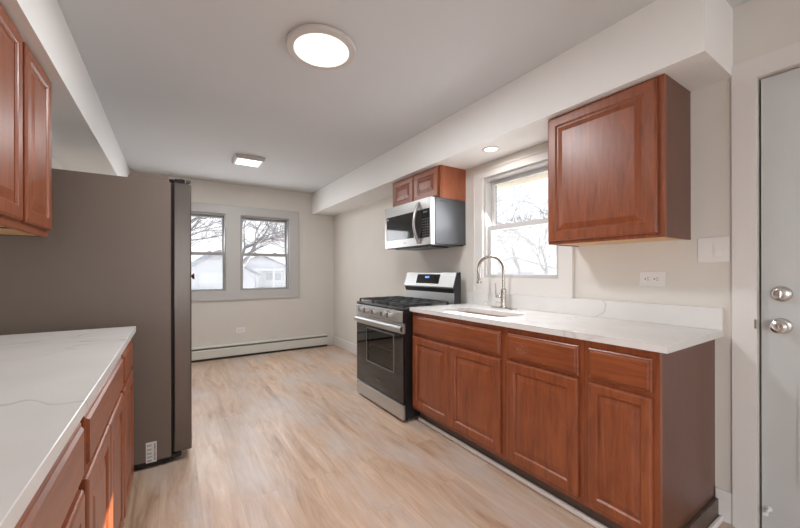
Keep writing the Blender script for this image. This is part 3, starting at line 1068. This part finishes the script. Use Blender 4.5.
# control panel
m = MB()
m.prism([(GX + 0.002, 0.793), (GX + 0.031, 0.793), (GX + 0.031, 0.884), (GX + 0.014, 0.884), (GX + 0.005, 0.876)], 1, GY0 + 0.003, GY1 - 0.002)
m.build('control_panel', M['steel'], gr)
MB().prism([(GX + 0.002, 0.792), (GX + 0.031, 0.792), (GX + 0.031, 0.885), (GX + 0.013, 0.885), (GX + 0.004, 0.877)], 1, GY0 + 0.0005, GY0 + 0.0028).build('panel_end', M['black'], gr)
for yy in (2.995, 2.885, 2.735, 2.575, 2.475):
    m = MB()
    m.lathe((GX + 0.003, yy, 0.838), (-1, 0, 0.06), [(0, 0), (0.030, 0), (0.030, 0.006), (0.026, 0.010), (0.0245, 0.030), (0.022, 0.034), (0, 0.034)], 24)
    kb = m.build('knob', M['steel'], gr, smooth=True)
    MB().box(GX - 0.039, GX - 0.031, yy - 0.005, yy + 0.005, 0.820, 0.861, 0.002).build('grip', M['bronze'], kb)
# cooktop with burners and grates
ct = MB()
ct.box(GX + 0.006, GB, GY0 + 0.001, GY1 - 0.001, 0.8855, 0.908, 0.006, 2)
ct.build('cooktop', M['black'], gr)
for bx, by, br in ((1.70, GY0 + 0.17, 0.045), (1.90, GY0 + 0.17, 0.035), (1.70, GY1 - 0.17, 0.04), (1.90, GY1 - 0.17, 0.035), (1.80, gm, 0.05)):
    m = MB()
    m.lathe((bx, by, 0.908), (0, 0, 1), [(0, 0), (br, 0), (br, 0.008), (br * 0.85, 0.010), (br * 0.8, 0.014), (br * 0.55, 0.017), (0, 0.017)], 22)
    m.build('burner', M['iron'], gr, smooth=True)
gx0, gx1 = GX + 0.03, 2.005
seg = (GY1 - GY0 - 0.03) / 3
for i in range(3):
    y0 = GY0 + 0.015 + seg * i + 0.003
    y1 = y0 + seg - 0.006
    m = MB()
    zt0, zt1 = 0.928, 0.941
    for yy in (y0, (y0 + y1) / 2 - 0.006, y1 - 0.012):
        m.box(gx0, gx1, yy, yy + 0.012, zt0, zt1, 0.003)
    for xx in (gx0, gx0 + (gx1 - gx0) * 0.25, (gx0 + gx1) / 2 - 0.006, gx0 + (gx1 - gx0) * 0.75, gx1 - 0.012):
        m.box(xx, xx + 0.012, y0, y1, zt0, zt1, 0.003)
    for xx in (gx0, gx1 - 0.014):
        for yy in (y0, y1 - 0.014):
            m.box(xx, xx + 0.014, yy, yy + 0.014, 0.908, zt0 + 0.002)
    m.build('grate', M['iron'], gr)
# back guard
m = MB()
m.prism([(2.066, 0.908), (GB, 0.908), (GB, 1.188), (2.090, 1.188), (2.048, 1.058), (2.054, 1.050), (2.066, 1.022)], 1, GY0 + 0.012, GY1 - 0.055)
m.build('back_guard', M['steel'], gr)
m = MB()
m.prism([(2.0525, 1.046), (2.064, 1.006), (2.0665, 1.006), (2.0665, 1.022), (2.056, 1.048)], 1, GY0 + 0.02, GY1 - 0.065)
m.build('vent_slot', M['black'], gr)
m = MB()
m.prism([(2.062, 0.9085), (GB + 0.003, 0.9085), (GB + 0.003, 1.190), (2.089, 1.190), (2.046, 1.056), (2.052, 1.046), (2.062, 1.020)], 1, GY0 + 0.004, GY0 + 0.0118)
m.build('end_cap', M['black'], gr)


def slope_x(z):     # face of the back guard's sloping panel
    return 2.048 + (z - 1.058) / (1.188 - 1.058) * 0.042


m = MB()
dy0, dy1 = GY0 + 0.225, GY0 + 0.580
m.prism([(slope_x(1.085) - 0.0015, 1.085), (slope_x(1.085) + 0.004, 1.085), (slope_x(1.172) + 0.004, 1.172), (slope_x(1.172) - 0.0015, 1.172)], 1, dy0, dy1)
disp = m.build('display', M['blackglass'], gr)
m = MB()
for k_, yy in enumerate((0.0, 0.016, 0.034, 0.050)):
    za, zb = 1.136, 1.154
    yc = GY0 + 0.385 + yy
    m.prism([(slope_x(za) - 0.0022, za), (slope_x(za) - 0.0012, za), (slope_x(zb) - 0.0012, zb), (slope_x(zb) - 0.0022, zb)], 1, yc, yc + 0.009)
m.build('clock_digits', M['blue'], disp)

# ------------------------------------------------------------------ over-the-range microwave
MY0, MY1, MZ0, MZ1, MX = 2.3265, 3.0855, 1.424, 1.8330, 1.822
mw = thing('microwave', (2.02, (MY0 + MY1) / 2, MZ0), 'stainless microwave mounted over the gas range under the short cabinet', 'microwave')
MB().box(MX + 0.045, WR - 0.001, MY0, MY1, MZ0 + 0.012, MZ1 - 0.0005, 0.003).build('casing', M['graymetal'], mw)
# door: stainless frame with black window, control strip nearest the camera
m = MB()
cy1 = MY0 + 0.205
m.plate(rect(MY0 + 0.002, MY1, MZ0 + 0.006, MZ1 - 0.002), [rect(cy1 + 0.045, MY1 - 0.028, MZ0 + 0.078, MZ1 - 0.095), rect(MY0 + 0.020, cy1 + 0.030, MZ0 + 0.068, MZ1 - 0.095)], 0, MX, MX + 0.040)
dr = m.build('door', M['steel_mw'], mw)
MB().box(MX + 0.003, MX + 0.038, cy1 + 0.045, MY1 - 0.028, MZ0 + 0.078, MZ1 - 0.095).build('window_glass', M['blackglass'], dr)
cp = MB().box(MX + 0.002, MX + 0.038, MY0 + 0.020, cy1 + 0.030, MZ0 + 0.068, MZ1 - 0.095).build('control_panel', M['blackglass'], dr)
MB().box(MX + 0.040, MX + 0.0448, MY0 + 0.004, MY1 - 0.004, MZ0 + 0.014, MZ1 - 0.006).build('door_gap', M['gasket'], mw)
m = MB()
for r_ in range(7):
    for c_ in range(3):
        ya = MY0 + 0.040 + c_ * 0.034
        za = MZ0 + 0.085 + r_ * 0.023
        m.box(MX + 0.0012, MX + 0.002, ya, ya + 0.016, za, za + 0.007)
m.build('keys', M['button'], cp)
MB().box(MX + 0.0012, MX + 0.002, MY0 + 0.060, MY0 + 0.110, MZ1 - 0.128, MZ1 - 0.113).build('display', M['ink'], cp)
hy = cy1 - 0.030
m = MB()
hp = []
for i in range(17):
    u = i / 16
    hp.append((MX - 0.006 - 0.046 * math.sin(math.pi * u), hy, MZ0 + 0.030 + (MZ1 - MZ0 - 0.065) * u))
m.tube(hp, [0.014] * 17, 12)
for zz in (MZ0 + 0.034, MZ1 - 0.040):
    m.box(MX - 0.010, MX, hy - 0.015, hy + 0.015, zz - 0.014, zz + 0.014, 0.003)
m.build('handle', M['steel_mw'], dr, smooth=True)
m = MB()
m.box(MX + 0.02, WR - 0.02, MY0 + 0.01, MY1 - 0.01, MZ0 + 0.002, MZ0 + 0.0118)
m.box(MX + 0.05, WR - 0.10, MY0 + 0.12, MY1 - 0.12, MZ0 - 0.010, MZ0 + 0.002, 0.003)
m.build('underside_vent', M['black'], mw)
m = MB()
for i in range(4):
    m.box(MX - 0.0005, MX, (MY0 + MY1) / 2 - 0.01 + i * 0.014, (MY0 + MY1) / 2 - 0.002 + i * 0.014, MZ0 + 0.036, MZ0 + 0.044)
m.build('maker_mark', M['ink'], dr)
MB().lathe((MX + 0.003, MY1 - 0.052, MZ1 - 0.118), (-1, 0, 0), [(0, 0.0), (0.009, 0.0), (0.009, 0.001), (0, 0.001)], 16).build('round_mark', M['paper'], dr)
MB().box(MX + 0.085, MX + 0.19, MY0 - 0.0006, MY0, MZ1 - 0.030, MZ1 - 0.026).build('casing_slot', M['black'], mw)
for xx in (MX + 0.09, WR - 0.08):
    MB().lathe((xx, MY0, MZ0 + 0.055), (0, -1, 0), [(0, 0.002), (0.004, 0.0018), (0.005, 0)], 10).build('screw', M['black'], mw)

# ------------------------------------------------------------------ heater under the dining windows
hh = thing('baseboard_heater', (1.0, WB, 0), 'long cream baseboard heater along the wall under the dining windows', 'heater')
hx0, hx1 = -0.60, 2.085
m = MB()
pr_ = [(WB - 0.0005, 0.030), (WB - 0.060, 0.030), (WB - 0.064, 0.036), (WB - 0.064, 0.138), (WB - 0.058, 0.146), (WB - 0.0005, 0.146)]
m.prism([(p[0], p[1]) for p in pr_], 0, hx0, hx1)
m.build('cover', M['heater'], hh)
MB().box(hx0, hx1, WB - 0.045, WB - 0.0005, 0.146, 0.170).build('outlet_slot', M['slotgrey'], hh)
MB().prism([(WB - 0.0005, 0.170), (WB - 0.052, 0.170), (WB - 0.056, 0.176), (WB - 0.040, 0.189), (WB - 0.0005, 0.192)], 0, hx0, hx1).build('damper', M['heater'], hh)
MB().box(hx1, hx1 + 0.035, WB - 0.066, WB - 0.0005, 0.014, 0.193, 0.004).build('end_cap', M['heater'], hh)
MB().box(hx0, hx1, WB - 0.050, WB - 0.0005, 0.0, 0.030).build('inlet_gap', M['hole'], hh)

# ------------------------------------------------------------------ electrical plates


def wall_outlet(label, axis, plane, out, ca, cz, group=None):
    """duplex outlet laid on its side: plate 123 x 76 mm"""
    w2, h2 = 0.063, 0.040
    loc = (plane, ca, cz) if axis == 0 else (ca, plane, cz)
    root = thing('wall_outlet', loc, label, 'outlet', group)

    def bx(mb, a0, a1, z0, z1, d0, d1, bev=0.0):
        p, q = plane + out * d0, plane + out * d1
        if axis == 0:
            mb.box(p, q, ca + a0, ca + a1, cz + z0, cz + z1, bev)
        else:
            mb.box(ca + a0, ca + a1, p, q, cz + z0, cz + z1, bev)
    m = MB(); bx(m, -w2, w2, -h2, h2, 0.0, 0.008, 0.003); m.build('cover_plate', M['plastic'], root)
    for sgn in (-1, 1):
        m = MB(); bx(m, sgn * 0.022 - 0.017, sgn * 0.022 + 0.017, -0.016, 0.016, 0.008, 0.0105, 0.001)
        rc = m.build('receptacle', M['plastic'], root)
        m = MB()
        for zz in (-0.007, 0.005):
            bx(m, sgn * 0.022 - 0.009, sgn * 0.022 - 0.001, zz, zz + 0.0030, 0.0105, 0.0110)
        bx(m, sgn * 0.022 + 0.005, sgn * 0.022 + 0.0105, -0.0035, 0.0035, 0.0105, 0.0110)
        m.build('slots', M['hole'], rc)
    return root


wall_outlet('white outlet plate on the right wall under the broad wall cabinet', 0, WR, -1, 0.862, 1.155, 'white sideways outlet plates')
wall_outlet('small white outlet plate low on the far wall under the dining windows', 1, WB, -1, 0.803, 0.370, 'white sideways outlet plates')
sw = thing('light_switch', (WR, 0.600, 1.303), 'white double rocker switch plate between wall cabinet and door casing', 'switch')
MB().box(WR - 0.009, WR, 0.539, 0.661, 1.242, 1.364, 0.003).build('cover_plate', M['plastic'], sw)
for yy in (0.577, 0.623):
    m = MB()
    m.prism([(WR - 0.009, 1.270), (WR - 0.0105, 1.270), (WR - 0.0150, 1.303), (WR - 0.0105, 1.336), (WR - 0.009, 1.336)], 1, yy - 0.0165, yy + 0.0165)
    m.build('rocker', M['plastic'], sw)

# ------------------------------------------------------------------ lamps


def lamp_light(name, loc, shape, size, power, color):
    d = bpy.data.lights.new(name, 'AREA')
    d.shape = shape
    d.size = size
    d.energy = power
    d.color = color
    o = bpy.data.objects.new(name, d)
    COL.objects.link(o)
    o.location = loc
    return o


LX, LY = 0.690, 1.850
la = thing('ceiling_light', (LX, LY, ZC), 'large round flush ceiling light with grey rim, lit', 'ceiling light')
m = MB().lathe((LX, LY, ZC), (0, 0, -1), [(0.0, 0), (0.180, 0), (0.187, 0.004), (0.187, 0.018), (0.182, 0.024), (0.150, 0.026), (0.148, 0.022), (0, 0.022)], 56)
m.build('rim', M['lamprim'], la, smooth=True)
m = MB().lathe((LX, LY, ZC - 0.0225), (0, 0, -1), [(0, 0.0), (0.1475, 0.0), (0.1475, 0.003), (0.10, 0.005), (0, 0.006)], 56)
m.build('diffuser', M['lampglass'], la, smooth=True)
lamp_light('round_lamp_light', (LX, LY, ZC - 0.035), 'DISK', 0.29, 24, (0.96, 0.98, 1.0))

QX, QY, QS = 0.700, 4.150, 0.152
lb = thing('ceiling_light', (QX, QY, ZC), 'small square flush ceiling light near the dining windows, lit', 'ceiling light')
m = MB()
m.box(QX - QS, QX + QS, QY - QS, QY + QS, ZC - 0.012, ZC, 0.002)
m.plate(rect(QX - QS + 0.01, QX + QS - 0.01, QY - QS + 0.01, QY + QS - 0.01), [rect(QX - QS + 0.032, QX + QS - 0.032, QY - QS + 0.032, QY + QS - 0.032)], 2, ZC - 0.012, ZC - 0.036)
m.build('frame', M['lamprim'], lb)
MB().box(QX - QS + 0.0325, QX + QS - 0.0325, QY - QS + 0.0325, QY + QS - 0.0325, ZC - 0.034, ZC - 0.0125).build('diffuser', M['lampglass_sq'], lb)
lamp_light('square_lamp_light', (QX, QY, ZC - 0.045), 'SQUARE', 0.22, 13, (0.97, 0.985, 1.0))

RX, RY = 2.000, 1.827
lc = thing('recessed_light', (RX, RY, ZS), 'small round recessed light in the soffit above the kitchen window', 'recessed light')
MB().lathe((RX, RY, ZS), (0, 0, -1), [(0.0, 0), (0.062, 0), (0.062, 0.004), (0.050, 0.006), (0.047, 0.003), (0, 0.003)], 36).build('trim_ring', M['trim'], lc, smooth=True)
MB().lathe((RX, RY, ZS - 0.0032), (0, 0, -1), [(0, 0), (0.0465, 0), (0.0465, 0.001), (0, 0.0015)], 36).build('lens', M['lampglass_dn'], lc, smooth=True)
lamp_light('downlight_light', (RX, RY, ZS - 0.012), 'DISK', 0.09, 1.0, (1.0, 0.94, 0.86))

# ------------------------------------------------------------------ outdoors
GZ = -0.75
struct(MB().box(-60, 80, -30, 110, GZ - 0.2, GZ).build('ground', M['snow']))
# eave over the kitchen window
struct(MB().box(WR + 0.155, WR + 0.30, -2.5, 6.2, 1.950, 2.16).build('trim_8', M['eave']))


def gable_house(label, cx, cy, w, d, wall_h, peak_h, rot, cat='house', mat='siding', door=None, wins=(), porch=False):
    root = thing('house', (0, 0, 0), label, cat, 'houses across the street')
    m = MB()
    m.prism([(-w / 2, 0), (w / 2, 0), (w / 2, wall_h), (0, peak_h), (-w / 2, wall_h)], 1, 0, d)
    m.build('walls', M[mat], root)
    m = MB()
    ov = 0.35
    sl = (peak_h - wall_h) / (w / 2)
    for sg in (-1, 1):
        m.prism([(0, peak_h + 0.02), (sg * (w / 2 + ov), wall_h - ov * sl + 0.02), (sg * (w / 2 + ov), wall_h - ov * sl + 0.16), (0, peak_h + 0.18)], 1, -0.3, d + 0.3)
    m.build('roof', M['shingle'], root)
    for x0, x1, z0, z1 in wins:
        f = MB().box(x0, x1, -0.06, 0.0, z0, z1).build('window', M['siding_w'], root)
        MB().box(x0 + 0.08, x1 - 0.08, -0.075, -0.06, z0 + 0.08, z1 - 0.08).build('pane', M['farglass'], f)
    if door:
        x0, x1, z1 = door
        dd_ = MB().box(x0, x1, -0.05, 0.0, 0.02, z1).build('garage_door', M['siding_w'], root)
        mm = MB()
        for i in range(4):
            mm.box(x0 + 0.05, x1 - 0.05, -0.075, -0.05, 0.08 + i * (z1 - 0.1) / 4, (i + 1) * (z1 - 0.1) / 4)
        mm.build('door_panels', M['siding_w'], dd_)
    if porch:
        m = MB()
        m.box(-w * 0.32, w * 0.45, -1.6, -0.31, wall_h - 0.25, wall_h - 0.05)
        m.build('porch_roof', M['siding_w'], root)
        for xx in (-0.30, -0.08, 0.18, 0.43):
            MB().box(w * xx - 0.09, w * xx + 0.09, -1.55, -1.37, 0, wall_h - 0.25).build('porch_column', M['siding_w'], root)
    root.location = (cx, cy, GZ)
    root.rotation_euler = (0, 0, rot)
    return root


gable_house('pale house with front gable and white porch columns, seen through the right dining window', 8.2, 41, 6.4, 8, 2.35, 3.7, -0.10, wins=[(0.4, 2.2, 0.9, 1.9), (-2.2, -1.2, 0.9, 1.9)], porch=True)
gable_house('white gabled garage with panelled door, seen through the left dining window', 2.7, 27, 4.6, 6, 1.8, 3.3, 0.05, cat='garage', mat='siding', door=(-1.2, 0.2, 1.9), wins=[(0.7, 1.5, 0.9, 1.7)])
gable_house('low pale house far off through the kitchen window', 47, 38, 12, 8, 2.4, 4.2, -0.95, wins=[(-3.5, -2.0, 0.9, 1.9), (1.0, 3.0, 0.9, 1.9)])


def bare_tree(label, x, y, h, seed, r0, split=0.25, lean=0.0, spread=0.6, depth=6, extra=0.35, group='bare winter trees'):
    rnd = random.Random(seed)
    verts, faces = [], []
    tv, tf = [], []

    def seg_tube(V, F, p, q, ra, rb, n):
        d = (q - p).normalized()
        a = Vector((0, 0, 1)) if abs(d.z) < 0.9 else Vector((1, 0, 0))
        u = d.cross(a).normalized()
        v = d.cross(u)
        b = len(V)
        for c, r in ((p, ra), (q, rb)):
            for k in range(n):
                t = 2 * math.pi * k / n
                V.append(c + r * (u * math.cos(t) + v * math.sin(t)))
        for k in range(n):
            j = (k + 1) % n
            F.append((b + k, b + j, b + n + j, b + n + k))

    def grow(p, d, L, r, lev):
        n = 3 if lev < depth else 2
        pos = p
        dirn = d
        for i in range(3):
            q = pos + dirn * (L / 3)
            r1 = r * (1 - 0.12 * (i + 1))
            trunk = lev == depth
            seg_tube(tv if trunk else verts, tf if trunk else faces, pos, q, r * (1 - 0.12 * i), r1, 8 if trunk else (5 if lev > 2 else 3))
            pos = q
            dirn = (dirn + Vector((rnd.gauss(0, .16), rnd.gauss(0, .16), rnd.gauss(0.02, .11)))).normalized()
            if lev < depth and lev > 0 and rnd.random() < extra:
                side = Vector((rnd.gauss(0, 1), rnd.gauss(0, 1), rnd.gauss(0.1, .6))).normalized()
                grow(pos, (dirn + side * 0.9).normalized(), L * 0.62, max(0.004, r * 0.42), lev - 1 if lev < 3 else lev - 2)
        if lev > 0:
            for k in range(n if lev < depth else 3):
                side = Vector((rnd.gauss(0, 1), rnd.gauss(0, 1), rnd.gauss(0, .5))).normalized()
                grow(pos, (dirn + side * spread).normalized(), L * rnd.uniform(0.62, 0.86), max(0.004, r * rnd.uniform(0.48, 0.62)), lev - 1)

    grow(Vector((0, 0, 0)), Vector((lean, 0, 1)).normalized(), h * split, r0, depth)
    root = thing('bare_tree', (x, y, GZ), label, 'tree', group)
    for nm, V, F in (('trunk', tv, tf), ('branches', verts, faces)):
        me = bpy.data.meshes.new(nm)
        me.from_pydata([tuple(v) for v in V], [], F)
        me.materials.append(M['bark'])
        o = bpy.data.objects.new(nm, me)
        COL.objects.link(o)
        o.parent = root
    return root


bare_tree('forked bare tree close outside the kitchen window, above the faucet neck', 10.3, 9.1, 9.5, 5, 0.12, 0.20)
bare_tree('bare tree leaning behind the left edge of the broad wall cabinet, outside the kitchen window', 17.0, 11.2, 8.0, 12, 0.13, 0.22)
bare_tree('farther bare tree in the middle of the kitchen window view', 29.0, 22.6, 10.0, 21, 0.17, 0.22)
bare_tree('thick limbed bare tree in front of the porch house', 2.07, 15.5, 8.5, 8, 0.15, 0.24)
bare_tree('bare tree with low drooping boughs outside the left dining window', -0.6, 12.0, 7.0, 31, 0.11, 0.25)
bare_tree('bare tree filling the upper right corner of the right dining window', 8.4, 24.0, 9.0, 44, 0.17, 0.22)
